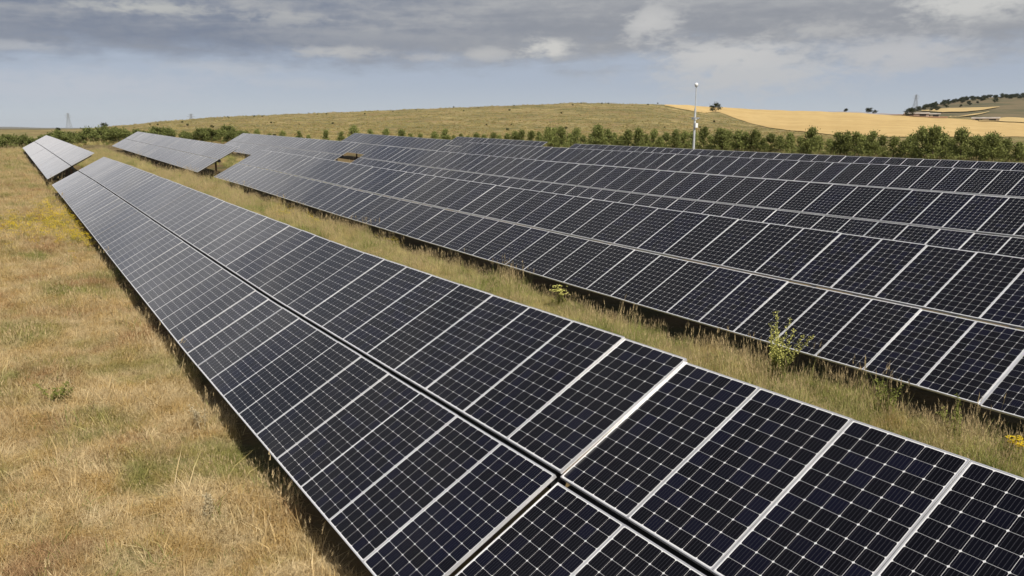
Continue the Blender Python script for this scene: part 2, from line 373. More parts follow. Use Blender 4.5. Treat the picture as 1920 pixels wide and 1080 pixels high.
wheat = [(42.9, 470, 482), (44.2, 462, 520), (45.6, 470, 590), (46.4, d_at(46.4, 1.12), 640), (47.05, d_at(47.05, .90), 660), (48.3, d_at(48.3, .45), 690),
         (49.84, d_at(49.84, .03), 702), (51.4, d_at(51.4, -.18), 704), (52.87, d_at(52.87, -.33), 704), (55.15, d_at(55.15, -.57), 700), (58.3, d_at(58.3, -.57), d_at(58.3, .74)),
         (61, d_at(61, -.55), d_at(61, .56)), (64.6, d_at(64.6, -.53), d_at(64.6, .28)), (72, d_at(72, -.5), d_at(72, .2))]
sheet('wheat_field', wheat, M_wheat, 'golden ripe wheat field on the slope beside the olive hill', 'field', 0.22, 170, 90)
sheet('ploughed_field', [(53.5, 705, 709), (56, 702, 712), (58.3, d_at(58.3, .76), 712), (60.5, d_at(60.5, .60), 760)], M_plough, 'thin reddish ploughed strip above the wheat field', 'field', 0.45, 60, 10)
sheet('straw_field', [(59.0, d_at(59, 1.02), d_at(59, 1.06)), (60.2, d_at(60.2, .93), d_at(60.2, 1.17)), (61.5, d_at(61.5, .96), d_at(61.5, 1.20)), (62.6, d_at(62.6, 1.10), d_at(62.6, 1.22)), (63.2, d_at(63.2, 1.22), d_at(63.2, 1.24))],
      M_straw, 'pale straw field high on the wooded far hillside', 'field', 1.2, 50, 12)
sheet('straw_field', [(60.6, d_at(60.6, .60), d_at(60.6, .66)), (61.8, d_at(61.8, .72), d_at(61.8, .80)), (62.7, d_at(62.7, .94), d_at(62.7, .96))],
      M_straw, 'narrow pale stubble strip climbing the far hillside', 'field', 1.2, 40, 8)
sheet('straw_field', [(62.2, d_at(62.2, .40), d_at(62.2, .50)), (63.6, d_at(63.6, .34), d_at(63.6, .62)), (66, d_at(66, .32), d_at(66, .60))],
      M_straw, 'pale bare yard around the right hand farm shed below the hillside', 'field', 0.8, 40, 8)

# far blue hills on the left horizon
hv = []; hf = []
for i, a in enumerate(np.linspace(-30, 12, 120)):
    e = 0.03 + 0.085 * ss((3.0 - a) / 3.5) * (0.8 + 0.2 * math.sin(a * 1.7)) + 0.006 * math.sin(a * 9)
    for d, k in ((9000, 0.0), (9800, 0.7), (10500, 1.0), (12500, 0.6), (15000, 0.0)):
        x, y = polar(a, d); hv.append((x, y, -6 + (CAM[2] + 10500 * math.tan(R(e)) + 6) * k))
for i in range(119):
    for k in range(4): hf.append((i * 5 + k, i * 5 + k + 1, i * 5 + k + 6, i * 5 + k + 5)[::-1])
M_farhill = field_mat('far_hills', (0.12, 0.12, 0.10), (0.16, 0.15, 0.12), 0.002)
tag(link('distant_hills', mesh('distant_hills', hv, hf, [M_farhill], None, True)), 'low hazy blue hills on the far horizon', 'hills', kind='structure')

# ------------------------------------------------------------------ solar tables
P = 1.012; L = 1.897; GAP = 0.06; TILT = R(28.8)
PW = 1.0065; FR = 0.0115; FD = 0.036
def panel_meshes():
    b = MB()                                   # local x up the slope, y along the row, z out of the glass
    y0, y1 = -PW / 2, PW / 2
    b.box(0, L, y0, y0 + FR, -FD, 0); b.box(0, L, y1 - FR, y1, -FD, 0)
    b.box(0, FR, y0 + FR, y1 - FR, -FD, 0); b.box(L - FR, L, y0 + FR, y1 - FR, -FD, 0)
    fr = b.mesh('frame', M_frame)
    b = MB(); b.box(FR, L - FR, y0 + FR, y1 - FR, -0.009, -0.0032)
    return fr, b.mesh('panel_laminate', M_back)
ME_frame, ME_panel = panel_meshes()
CW, CL = 6, 12
mx, my = 0.0225, 0.0190
px_ = (L - 2 * mx) / CL; py_ = (PW - 2 * my) / CW
cx_, cy_ = px_ - 0.0027, py_ - 0.0027
CH = 0.0108
OCT = np.array([(CH, 0), (cx_ - CH, 0), (cx_, CH), (cx_, cy_ - CH), (cx_ - CH, cy_), (CH, cy_), (0, cy_ - CH), (0, CH)]) - np.array([cx_ / 2, cy_ / 2])
CENT = np.array([(mx + (i + .5) * px_, -PW / 2 + my + (j + .5) * py_) for i in range(CL) for j in range(CW)])
def cell_uv(me, nc):
    uv = me.uv_layers.new(name='cell_uv')
    one = np.stack([OCT[:, 1] / cy_ + .5, OCT[:, 0] / cx_ + .5], -1)
    uv.data.foreach_set('uv', np.tile(one, (nc, 1)).ravel())
ME_cell = mesh('cell', [(x, y, 0) for x, y in OCT], [tuple(range(8))], [M_cell]); cell_uv(ME_cell, 1)
b = MB(); b.box(0.25, 2 * L + GAP - .25, -.03, .03, -FD - .125, -FD - .06); b.box(.3, .4, -.03, .03, -FD - .06, -FD - .001); b.box(L - .4, L - .3, -.03, .03, -FD - .06, -FD - .001); b.box(L + GAP + .3, L + GAP + .4, -.03, .03, -FD - .06, -FD - .001); b.box(2 * L + GAP - .4, 2 * L + GAP - .3, -.03, .03, -FD - .06, -FD - .001); ME_rail = b.mesh('rail', M_steel)
b = MB(); b.box(-.07, .07, -.004, .004, 0, 1); b.box(-.07, -.062, .004, .055, 0, 1); b.box(.062, .07, .004, .055, 0, 1); ME_post = b.mesh('post', M_post)

b = MB(); b.box(0.002, L - .002, -.024, .024, .0015, .009); ME_strip = b.mesh('joint_strip', M_frame)
def frame_at(xr, y, dzt, tilt):
    z = float(edge_height(xr, y)) + dzt
    s_ = float(edge_height(xr, y + 1.5) - edge_height(xr, y - 1.5)) / 3
    t = Vector((0, 1, s_)).normalized(); u = Vector((math.cos(tilt), 0, math.sin(tilt))); u = (u - t * u.dot(t)).normalized()
    nn = u.cross(t)
    m = Matrix((u, t, nn)).transposed().to_4x4(); m.translation = Vector((xr, y, z)); return m
def solar_table(xr, ystart, ncol, label, dzt=0.0, dtilt=0.0, dirn=1, low_shift=0.0, single=(), strips=(), group='solar tables'):
    """ncol columns of two panels, from ystart in direction dirn along the row"""
    tilt = TILT + R(dtilt)
    ymid = ystart + dirn * ncol * P / 2; xm = xr + math.cos(tilt) * (L + GAP / 2)
    base = Vector((xm, ymid, float(near_ground(xm, ymid))))
    root = link('solar_table', None, None, base); tag(root, label, 'solar table', group)
    inv = Matrix.Translation(-base)
    cv = []; tint = []; tubepts = []
    for j in range(ncol):
        y = ystart + dirn * (j + .5) * P
        m0 = frame_at(xr, y, dzt, tilt)
        r_ = link('rail', ME_rail, root); r_.matrix_local = inv @ m0
        tubepts.append(m0 @ Vector((L + GAP / 2, 0, -FD - .14)))
        for half in (0, 1):
            jit = Matrix.Rotation(R(rng.normal(0, .20)), 4, 'X') @ Matrix.Rotation(R(rng.normal(0, .16)), 4, 'Y')
            m = m0 @ Matrix.Translation((half * (L + GAP), (low_shift if half == 0 else 0), rng.normal(0, .0015))) @ jit
            pn = link('solar_panel', ME_panel, root); pn.matrix_local = inv @ m
            fr = link('frame', ME_frame, pn)
            pt = rng.random()
            if (j, half) in single:
                for cx, cy in CENT:
                    link('cell', ME_cell, pn, (cx, cy, -0.0022))
            else:
                pts = (CENT[:, None, :] + OCT[None]).reshape(-1, 2)
                a = np.array(inv @ m)
                cv.append(pts[:, :1] * a[:3, 0] + pts[:, 1:] * a[:3, 1] - 0.0022 * a[:3, 2] + a[:3, 3])
                tint.append(np.repeat((pt + rng.normal(0, .12, 72)) % 1, 8))
    for k_, half in strips:                    # bright joint strips over some seams
        y = ystart + dirn * k_ * P
        st = link('joint_strip', ME_strip, root); st.matrix_local = inv @ frame_at(xr, y, dzt, tilt) @ Matrix.Translation((half * (L + GAP), 0, 0))
    cv = np.concatenate(cv); nc = len(cv) // 8
    me = bpy.data.meshes.new('cells'); me.vertices.add(len(cv)); me.vertices.foreach_set('co', cv.ravel())
    me.loops.add(len(cv)); me.loops.foreach_set('vertex_index', np.arange(len(cv), dtype=np.int32))
    me.polygons.add(nc); me.polygons.foreach_set('loop_start', np.arange(0, len(cv), 8, dtype=np.int32))
    at = me.attributes.new('tint', 'FLOAT', 'POINT'); at.data.foreach_set('value', np.concatenate(tint))
    me.materials.append(M_cell); me.update(calc_edges=True); me.validate(); cell_uv(me, nc)
    o = link('cells', me, root); o['kind'] = 'stuff'
    e0 = frame_at(xr, ystart + dirn * .1, dzt, tilt) @ Vector((L + GAP / 2, 0, -FD - .14)); e1 = frame_at(xr, ystart + dirn * (ncol * P - .1), dzt, tilt) @ Vector((L + GAP / 2, 0, -FD - .14))
    b = MB(); b.tube([p_ - base for p_ in [e0] + tubepts + [e1]], .105, 8); link('torque_tube', b.mesh('torque_tube', M_tube), root)
    k = 1 if ncol > 6 else 0
    while k < ncol:
        tp = tubepts[k]; g = float(near_ground(tp.x, tp.y)) - .3
        po = link('post', ME_post, root); po.location = Vector((tp.x, tp.y, g)) - base; po.scale = (1, 1, tp.z - g); k += 6
    return root
XR = [0, 9.94, 19.3, 29.0, 38.6]
# row beside the meadow
solar_table(XR[0], 0.0035, 9, 'solar table bordering the dry meadow, set slightly lower past the wide seam', -0.055, 0.0, -1, -0.035, {(0, 1), (1, 1), (2, 1), (0, 0)})
solar_table(XR[0], 0.0, 57, 'very long solar table bordering the dry meadow beside the yellow wildflowers', 0, 0, 1, 0.0, {(0, 1), (1, 1), (1, 0), (2, 0)}, [(9, 0), (28, 0), (38, 0), (26, 1), (36, 1)])
solar_table(XR[0], 64.0, 74, 'pale sky-reflecting solar table bordering the meadow, beyond the cross gap', 0.0, 0.8, 1, strips=[(9, 0), (18, 0), (20, 1), (34, 1), (40, 0), (52, 1)])
# second row
solar_table(XR[1], 0.15, 8, 'solar table in second row from the meadow, past its open seam', -0.02, 0.0, -1, 0.0, {(0, 0), (0, 1)}, [(0, 0), (0, 1)])
solar_table(XR[1], 0.17, 53, 'long dark solar table in second row from meadow, tall yellow weed at its low edge', 0, 0, 1, 0, {(1, 0), (2, 0), (2, 1), (3, 1)}, [(27, 0), (27, 1), (44, 1)])
solar_table(XR[1], 59.6, 55, 'pale sky-reflecting solar table in second row from meadow, beyond the cross gap', 0.0, 0.8, 1, strips=[(18, 0), (18, 1), (36, 0), (36, 1)])
solar_table(XR[2], 0.15, 53, 'long dark solar table in third row from the meadow, before the cross gap', 0, 0, 1, strips=[(27, 0), (27, 1), (9, 1), (9, 0)])
solar_table(XR[2], 57.6, 38, 'solar table in third row from the meadow, beyond the cross gap', 0.0, 0.4, 1, strips=[(27, 0), (27, 1)])
solar_table(XR[3], 0.15, 56, 'dark solar table in fourth row from the meadow, before the cross gap', 0, 0, 1, strips=[(27, 0), (27, 1), (18, 1)])
solar_table(XR[3], 59.6, 24, 'short solar table in fourth row from the meadow, beyond the cross gap', 0.12, 0.2, 1)
solar_table(XR[4], 0.15, 53, 'dark solar table in the last row before the pines, before the cross gap', 0, 0, 1)
solar_table(XR[4], 58.2, 18, 'short solar table in the last row before the pines, beyond the cross gap', 0.08, 0.2, 1)

# ------------------------------------------------------------------ trees and shrubs
def crown(kind, h, rad, nleaf, mat_, size, seed):
    g = np.random.default_rng(seed); b = MB()
    limbs = []
    nb = 32 if kind == 'pine' else 20
    for i in range(nb):
        t = g.uniform(.02, .92) if kind == 'pine' else g.uniform(.15, .85)
        prof = (1 - t) ** .80 * (.85 + .15 * min(1, t / .2)) if kind == 'pine' else math.sin(math.pi * min(1, t * .85 + .18)) ** .7
        r_ = rad * prof * g.uniform(.62, 1.12); a = g.uniform(0, 2 * math.pi)
        z0 = h * t; z1 = h * min(1.02, t + (.10 + .10 * g.random()))
        limbs.append(((0, 0, z0), (r_ * math.cos(a), r_ * math.sin(a), z1)))
    if kind == 'pine': limbs += [((0, 0, h * .7), (g.normal(0, .05) * rad, g.normal(0, .05) * rad, h * 1.03))] * 2
    per = nleaf // len(limbs)
    for p0, p1 in limbs:
        p0 = np.array(p0); p1 = np.array(p1); ax = p1 - p0
        for q in range(per):
            s_ = g.beta(2.2, 1.1); c = p0 + ax * s_ + g.normal(0, 1, 3) * rad * np.array([.13, .13, .10]) * (.5 + s_ * .7)
            c[2] = max(c[2], .05)
            d = g.normal(0, 1, 3) + np.array([0, 0, .9]) + ax / (np.linalg.norm(ax) + 1e-6) * .6; d /= np.linalg.norm(d)
            e = np.cross(d, g.normal(0, 1, 3)); e /= np.linalg.norm(e) + 1e-9
            k = size * g.uniform(.6, 1.3)
            i0 = len(b.v); b.v += [tuple(c - e * k * .38), tuple(c + e * k * .38), tuple(c + d * k * 1.25)]; b.f.append((i0, i0 + 1, i0 + 2))
    t = MB(); t.tube([(0, 0, -.2), (0.01 * h, 0, h * .35), (0, 0.01 * h, h * .92)], [h * .020, h * .014, h * .003], 6)
    for p0, p1 in limbs[:12]: t.tube([p0, tuple(np.array(p0) * .25 + np.array(p1) * .75)], [h * .006, h * .002], 4, False)
    return b.mesh('crown', mat_), t.mesh('trunk', M_bark)
PINES = [crown('pine', 4.0, r_, 2600, M_needle, .22, 10 + i) for i, r_ in enumerate((1.75, 2.05, 1.6, 2.2, 1.9))]
SHRUBS = [crown('shrub', 2.4, r_, 2000, M_shrubleaf, .22, 30 + i) for i, r_ in enumerate((1.5, 1.8, 1.3))]
OAKS = [crown('shrub', 4.2, r_, 900, M_oak, .42, 50 + i) for i, r_ in enumerate((2.6, 3.0))]
def plant_tree(name, variant, x, y, s, label, cat, group, sz=1.0, z=None):
    z = float(terrain(x, y)) if z is None else z
    root = link(name, None, None, (x, y, z)); root.scale = (s, s, s * sz); root.rotation_euler = (0, 0, random.uniform(0, 6.28))
    tag(root, label, cat, group)
    link('crown', variant[0], root); link('trunk', variant[1], root); return root
TL_A = [-12, 0, 7, 13, 19, 28, 34, 45, 55, 65, 80]; TL_D = [128, 137, 150, 146, 142, 134, 126, 116, 108, 104, 98]
TALL = [(35.8, 1.12, 'tall full pine seen through the gap in the last solar row'), (38.4, 1.2, 'tall full pine between last row gap and camera mast, nearer the gap'),
        (41.2, 1.1, 'tall full pine midway between the last row gap and the camera mast'), (46.9, 1.12, 'tall full pine just past the camera mast below the lone round bush'),
        (52.6, 1.22, 'tall full pine standing against the lower edge of the wheat field'), (59.9, 1.3, 'tallest full pine of the planted line, below the farm sheds'),
        (61.4, 1.22, 'tall full pine right beside the tallest one, towards the bare yard'), (63.1, 1.08, 'tall full pine below the pale bare farm yard')]
a = 28.2
PL = 'young bushy green pine in the planted line between last solar row and hill'
while a < 68:
    d = np.interp(a, TL_A, TL_D) + random.uniform(-3, 4)
    s = random.uniform(.56, .80) * (0.85 if a < 33 else 1.0) * (1.04 if a > 54 else 1.0)
    x, y = polar(a, d); plant_tree('pine_tree', random.choice(PINES), x, y, s, PL, 'tree', 'planted pines', random.uniform(.9, 1.12))
    a += random.uniform(.40, .70)
for a, s, lab in TALL:
    x, y = polar(a, np.interp(a, TL_A, TL_D) - 4); plant_tree('pine_tree', random.choice(PINES), x, y, s * .74, lab, 'tree', 'taller planted pines')
SL = 'low round green shrub in the hedge beyond the pale solar tables'
a = -9.0
while a < 14.5:
    for lay in range(2):
        d = np.interp(a, TL_A, TL_D) + random.uniform(-3, 3) + lay * 8; s = random.uniform(.68, 1.0) * (1.15 if lay else 1.0)
        if -.5 < a < 5.5: d = max(d, 153 + random.uniform(0, 6) + lay * 6)
        x, y = polar(a + random.uniform(-.3, .3), d); plant_tree('green_shrub', random.choice(SHRUBS), x, y, s, SL, 'shrub', 'hedge shrubs')
    a += random.uniform(.6, 1.0)
a = 14.8
while a < 28:
    d = np.interp(a, TL_A, TL_D) + random.uniform(-3, 3); s = random.uniform(.52, .76)
    x, y = polar(a, d); plant_tree('pine_tree', random.choice(PINES), x, y, s * (0.75 if random.random() < .4 else 1), 'small young pine just topping the third and fourth solar rows', 'tree', 'small young pines')
    a += random.uniform(.6, 1.2)
# lone oaks and scrub on the hill
def oak(a, d, s, label, group=None):
    x, y = polar(a, d); plant_tree('oak_bush', random.choice(OAKS), x, y, s, label, 'bush', group)
oak(46.35, d_at(46.35, 1.08), 1.25, 'dark round lone bush where hill pasture meets the wheat field')
oak(5.6, 420, .62, 'dark broad bush alone on the skyline behind the hedge')
oak(3.0, 400, .5, 'small dark bush behind the hedge beside the pylon')
oak(54.6, 712, .7, 'tiny dark bush on the wheat skyline')
oak(56.0, 712, 1.05, 'dark bush pair on the skyline left of the wooded hill', 'skyline bush pair'); oak(56.35, 712, .7, 'dark bush pair on the skyline left of the wooded hill', 'skyline bush pair')
for i in range(45):
    a = random.uniform(8, 47); e = random.uniform(-.6, np.interp(a, A_T, E_T) - .02)
    if random.random() < .45: e = np.interp(a, A_T, E_T) - random.uniform(.0, .16)
    oak(a, min(d_at(a, e), 482), random.uniform(.10, .24), 'tiny dark scrub tuft on the dry hill pasture', 'scrub on the hill')
for i in range(190):
    a = 58.2 + 8.5 * random.random() ** .9; es = np.interp(a, M_A, M_E); e = es - abs(random.gauss(0, .085)) - .01
    if random.random() < .12: e = es - random.uniform(.1, .45)
    oak(a, min(d_at(a, e), 1780), random.uniform(.8, 1.5), 'dark oak on the wooded brow of the far hillside', 'oaks on the far brow')

# ------------------------------------------------------------------ farm sheds, pylons, camera mast
def shed(a, d, ln, dp, h, rot, label):
    x, y = polar(a, d); root = link('farm_shed', None, None, (x, y, float(terrain(x, y)) - .3)); root.rotation_euler = (0, 0, rot); tag(root, label, 'shed', 'farm sheds')
    b = MB(); b.box(-ln / 2, ln / 2, -dp / 2, dp / 2, 0, h); link('wall', b.mesh('wall', M_barnwall), root)
    b = MB(); r0 = len(b.v); o = .5
    b.v += [(-ln / 2 - o, -dp / 2 - o, h - .15), (ln / 2 + o, -dp / 2 - o, h - .15), (ln / 2 + o, 0, h + .9), (-ln / 2 - o, 0, h + .9), (-ln / 2 - o, dp / 2 + o, h - .15), (ln / 2 + o, dp / 2 + o, h - .15)]
    b.f += [(0, 1, 2, 3), (3, 2, 5, 4), (0, 3, 4), (1, 5, 2), (0, 4, 5, 1)]; link('roof', b.mesh('roof', M_barnroof), root)
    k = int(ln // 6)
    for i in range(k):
        b = MB(); cx = -ln / 2 + (i + .5) * ln / k; b.box(cx - 2.2, cx + 2.2, -dp / 2 - .08, -dp / 2 - .01, .3, h - .4); link('door', b.mesh('door', M_open), root)  # dark plate on the solid wall, painted shade of an open bay
shed(58.75, d_at(58.75, .74), 17, 7, 2.4, R(-57), 'long low farm shed with dark bays below the wooded hill')
shed(59.6, d_at(59.6, .72), 13, 7, 2.4, R(-60), 'shorter farm shed with dark bays beside the long shed')
shed(62.55, d_at(62.55, .43), 17, 7, 2.3, R(-62), 'low shed with dark openings on the pale bare yard')
def pylon(a, d, h, label):
    x, y = polar(a, d); root = link('pylon', None, None, (x, y, float(terrain(x, y)) - .5)); root.rotation_euler = (0, 0, R(-a + 25)); tag(root, label, 'pylon', 'power pylons')
    r_ = .17 * h / 22; wd = lambda t: (.13 * (1 - t) ** 1.2 + .022) * h
    b = MB()
    for sx_ in (-1, 1):
        for sy_ in (-1, 1): b.tube([(sx_ * wd(t), sy_ * wd(t), t * h) for t in (0, .3, .6, .85, 1)], r_, 4)
    link('legs', b.mesh('legs', M_pylon), root)
    b = MB(); ts = [0, .16, .3, .42, .53, .63, .72, .8, .88, .95]
    for t0, t1 in zip(ts, ts[1:]):
        for i, (c0, c1) in enumerate((((-1, -1), (1, -1)), ((1, -1), (1, 1)), ((1, 1), (-1, 1)), ((-1, 1), (-1, -1)))):
            b.tube([(c0[0] * wd(t0), c0[1] * wd(t0), t0 * h), (c1[0] * wd(t1), c1[1] * wd(t1), t1 * h)], r_ * .6, 4)
            b.tube([(c1[0] * wd(t0), c1[1] * wd(t0), t0 * h), (c0[0] * wd(t1), c0[1] * wd(t1), t1 * h)], r_ * .6, 4)
    link('lattice', b.mesh('lattice', M_pylon), root)
    for t, wl in ((.74, .17), (.85, .21), (.95, .14)):
        b = MB(); b.tube([(-wl * h, 0, t * h), (wl * h, 0, t * h)], r_ * .9, 4); b.tube([(-wl * h, 0, t * h), (0, 0, (t + .05) * h), (wl * h, 0, t * h)], r_ * .6, 4)
        link('cross_arm', b.mesh('cross_arm', M_pylon), root)
pylon(3.65, 1000, 17.5, 'faint grey lattice pylon above the hedge at the plain')
pylon(10.75, 1100, 19.5 + 6, 'faint grey lattice pylon peeking over the hill flank')
pylon(58.64, 1500, 27, 'faint grey lattice pylon beside the wooded hill')

mx_, my_ = polar(44.99, 76); mz = float(terrain(mx_, my_)); H = CAM[2] + 76 * math.tan(R(3.0)) - mz
root = link('camera_mast', None, None, (mx_, my_, mz)); tag(root, 'slim pale surveillance mast with a dome camera behind the last solar row', 'mast')
b = MB(); b.tube([(0, 0, -.2), (0, 0, H * .72)], [.115, .095], 12); b.box(-.2, .2, -.2, .2, -.1, .03); link('pole', b.mesh('pole', M_mast), root)
b = MB(); b.tube([(0, 0, H * .72), (0, 0, H - .28)], [.05, .04], 10); link('upper_pole', b.mesh('upper_pole', M_mast), root)
def ball(r_, h0, k=12, rings=8, full=True):
    v = []; f = []
    for i in range(rings + 1):
        t = math.pi * i / rings if full else math.pi / 2 * i / rings + math.pi / 2
        for j in range(k): v.append((r_ * math.sin(t) * math.cos(2 * math.pi * j / k), r_ * math.sin(t) * math.sin(2 * math.pi * j / k), h0 + r_ * math.cos(t)))
    for i in range(rings):
        for j in range(k): f.append((i * k + j, (i + 1) * k + j, (i + 1) * k + (j + 1) % k, i * k + (j + 1) % k))
    return v, f
dome = link('dome_camera', mesh('dome_camera', *ball(.17, H - .1), [M_white], None, True), root)
b = MB(); b.tube([(0, 0, H - .30), (0, 0, H - .22)], [.10, .15], 12); link('mount', b.mesh('mount', M_white), dome)
zc = CAM[2] + 76 * math.tan(R(.62)) - mz
b = MB(); b.box(-.32, .32, -.03, .03, zc - .03, zc + .03); b.box(-.13, .13, -.13, .13, zc - .06, zc + .06); link('cross_arm', b.mesh('cross_arm', M_mast), root)
for s_ in (-1, 1):
    b = MB(); b.box(s_ * .26 - .07, s_ * .26 + .07, -.28, .12, zc + .035, zc + .165); c_ = link('bullet_camera', b.mesh('bullet_camera', M_white), root)
    b = MB(); b.tube([(s_ * .26, -.281, zc + .1), (s_ * .26, -.31, zc + .1)], .05, 8); link('lens', b.mesh('lens', M_dark), c_)
b = MB(); b.box(-.15, .15, -.27, -.1, zc - .75, zc - .35); link('junction_box', b.mesh('junction_box', M_white), root)

# ------------------------------------------------------------------ grass (stuff)
def tuft(seed, nb, h, spread, width, mat_, lean=.45, seedm=None, nseed=0):
    g = np.random.default_rng(seed); v = []; f = []; mi = []
    def blade(h_, w_, k, m, ln):
        a = g.uniform(0, 6.283); r_ = spread * math.sqrt(g.random()); p = np.array([r_ * math.cos(a), r_ * math.sin(a), -.03])
        b_ = g.uniform(0, 6.283); dirv = np.array([math.cos(b_), math.sin(b_), 0]); side = np.array([-math.sin(b_ + g.normal(0, .6)), math.cos(b_), 0]) * w_
        lean_ = abs(g.normal(0, ln)); i = len(v)
        p1 = p + np.array([0, 0, h_ * .55]) + dirv * lean_ * h_ * .3; p2 = p + np.array([0, 0, h_ * (1 - .25 * lean_)]) + dirv * lean_ * h_
        v.extend([tuple(p - side), tuple(p + side), tuple(p1 + side * .75), tuple(p1 - side * .75), tuple(p2)])
        f.extend([(i, i + 1, i + 2, i + 3), (i + 3, i + 2, i + 4)]); mi.extend([m, m]); return p2, dirv
    for k in range(nb): blade(h * g.uniform(.45, 1.1), width * g.uniform(.6, 1.2), k, 0, lean)
    for k in range(nseed):
        tip, dv = blade(h * g.uniform(1.1, 1.55), width * .4, k, 0, .22)
        for q in range(3):
            c = tip - np.array([0, 0, .03 * q * h / .4]); s_ = g.normal(0, 1, 3); s_ /= np.linalg.norm(s_); i = len(v)
            v.extend([tuple(c - s_ * width * 1.5), tuple(c + s_ * width * 1.5), tuple(c + np.array([0, 0, .055 * h / .4]) + dv * .02)]); f.append((i, i + 1, i + 2)); mi.append(1)
    return mesh('tuft', v, f, [mat_, seedm or mat_], mi)
def source(name, meshes):
    col = bpy.data.collections.new(name)
    for i, me in enumerate(meshes): col.objects.link(bpy.data.objects.new(f'{name}_{i:02d}', me))
    return col
def scatter(name, pts, col, ncol, smin, smax, label, cat, tiltv=.15, idx=None, scl=None):
    pts = np.asarray(pts, float); k = len(pts)
    me = bpy.data.meshes.new(name); me.vertices.add(k); me.vertices.foreach_set('co', pts.ravel())
    a = me.attributes.new('rot', 'FLOAT_VECTOR', 'POINT'); r_ = np.stack([rng.normal(0, tiltv, k), rng.normal(0, tiltv, k), rng.uniform(0, 6.283, k)], -1); a.data.foreach_set('vector', r_.ravel())
    a = me.attributes.new('scl', 'FLOAT', 'POINT'); a.data.foreach_set('value', scl if scl is not None else rng.uniform(smin, smax, k))
    a = me.attributes.new('idx', 'INT', 'POINT'); a.data.foreach_set('value', (idx if idx is not None else rng.integers(0, ncol, k)).astype(np.int32))
    me.update(); o = link(name, me)
    ng = bpy.data.node_groups.new(name + '_nodes', 'GeometryNodeTree')
    ng.interface.new_socket('Geometry', in_out='INPUT', socket_type='NodeSocketGeometry'); ng.interface.new_socket('Geometry', in_out='OUTPUT', socket_type='NodeSocketGeometry')
    gi = ng.nodes.new('NodeGroupInput'); go = ng.nodes.new('NodeGroupOutput'); io = ng.nodes.new('GeometryNodeInstanceOnPoints'); ci = ng.nodes.new('GeometryNodeCollectionInfo')
    ci.inputs['Collection'].default_value = col; ci.inputs['Separate Children'].default_value = True; ci.inputs['Reset Children'].default_value = True
    def attr(nm, ty):
        q = ng.nodes.new('GeometryNodeInputNamedAttribute'); q.data_type = ty; q.inputs['Name'].default_value = nm; return q.outputs['Attribute']
    ng.links.new(gi.outputs[0], io.inputs['Points']); ng.links.new(ci.outputs[0], io.inputs['Instance']); io.inputs['Pick Instance'].default_value = True
    ng.links.new(attr('idx', 'INT'), io.inputs['Instance Index']); ng.links.new(attr('rot', 'FLOAT_VECTOR'), io.inputs['Rotation']); ng.links.new(attr('scl', 'FLOAT'), io.inputs['Scale'])
    ng.links.new(io.outputs[0], go.inputs[0])
    md = o.modifiers.new('scatter', 'NODES'); md.node_group = ng
    tag(o, label, cat, kind='stuff'); return o
def field(x0, x1, y0, y1, dens):
    k = int((x1 - x0) * (y1 - y0) * dens); x = rng.uniform(x0, x1, k); y = rng.uniform(y0, y1, k)
    return np.stack([x, y, near_ground(x, y)], -1)
def patchy(p):
    x, y = p[:, 0], p[:, 1]
    f = np.sin(x * 1.9 + 1.4 * np.sin(y * .83)) * np.sin(y * 1.37 + 1.7 * np.sin(x * 1.1)) + .6 * np.sin(x * 4.3 + y * 2.1) * np.sin(y * 3.7 - x * 1.3)
    return np.maximum(0.92 + 0.36 * f, .3) * np.where(rng.random(len(x)) < .06, 1.7, 1.0)
# meadow: short dry tufts, a few greens, seed stalks
ms = [tuft(100 + i, 44, .22, .18, .0034, M_dry, .9) for i in range(4)] + [tuft(110 + i, 36, .25, .16, .0034, M_dry, .7, M_seed, 6) for i in range(3)] + [tuft(120, 34, .20, .14, .006, M_green, .8)]
src_meadow = source('meadow_tuft', ms)
pts = np.concatenate([field(-6.5, .02, 0.5, 9, 250), field(-7, .02, 9, 20, 170), field(-8, -.08, 20, 45, 95), field(-10, -.2, 45, 90, 40), field(-14, -.4, 90, 150, 14), field(0, .5, 0, 60, 4)])
pr = np.array([.2, .18, .18, .14, .09, .08, .07, .06])
d = np.hypot(pts[:, 0] - CAM[0], pts[:, 1] - CAM[1])
scatter('meadow_grass', pts, src_meadow, len(ms), .6, 1.2, 'dry straw-coloured grass of the meadow beside the solar rows', 'grass', .2,
        rng.choice(len(ms), len(pts), p=pr), rng.uniform(.6, 1.2, len(pts)) * patchy(pts) * (1 + np.clip((d - 15) / 120, 0, .7)))
# taller grass in the aisles
ms = [tuft(200 + i, 40, .42, .17, .0036, M_aisle, .45, M_seed, 8) for i in range(4)] + [tuft(210 + i, 38, .38, .15, .006, M_green, .5) for i in range(2)]
src_aisle = source('aisle_tuft', ms)
pts = np.concatenate([field(8.3, 9.85, -7, 14, 170), field(8.0, 9.82, 14, 35, 115), field(7.2, 9.75, 35, 64, 85),  field(4.4, 8.3, -7, 64, 9), field(4, 9.3, 64, 118, 20), field(13.5, 19, 48, 66, 12), field(15, 19, 66, 100, 6),
                      field(22, 29.5, 48, 66, 7), field(32, 39, 48, 66, 6), field(0, 9.7, 58, 63.6, 14), field(10, 42, 53, 62, 7), field(42, 60, -5, 85, 1.6)])
d = np.hypot(pts[:, 0] - CAM[0], pts[:, 1] - CAM[1])
scatter('aisle_grass', pts, src_aisle, len(ms), .7, 1.2, 'tall sunlit grass filling the aisles between the solar rows', 'grass', .12,
        rng.choice(len(ms), len(pts), p=[.17, .17, .16, .15, .18, .17]), rng.uniform(.40, .86, len(pts)) * np.clip(patchy(pts), .6, 1.9) * (1 + np.clip((d - 20) / 150, 0, .4)))
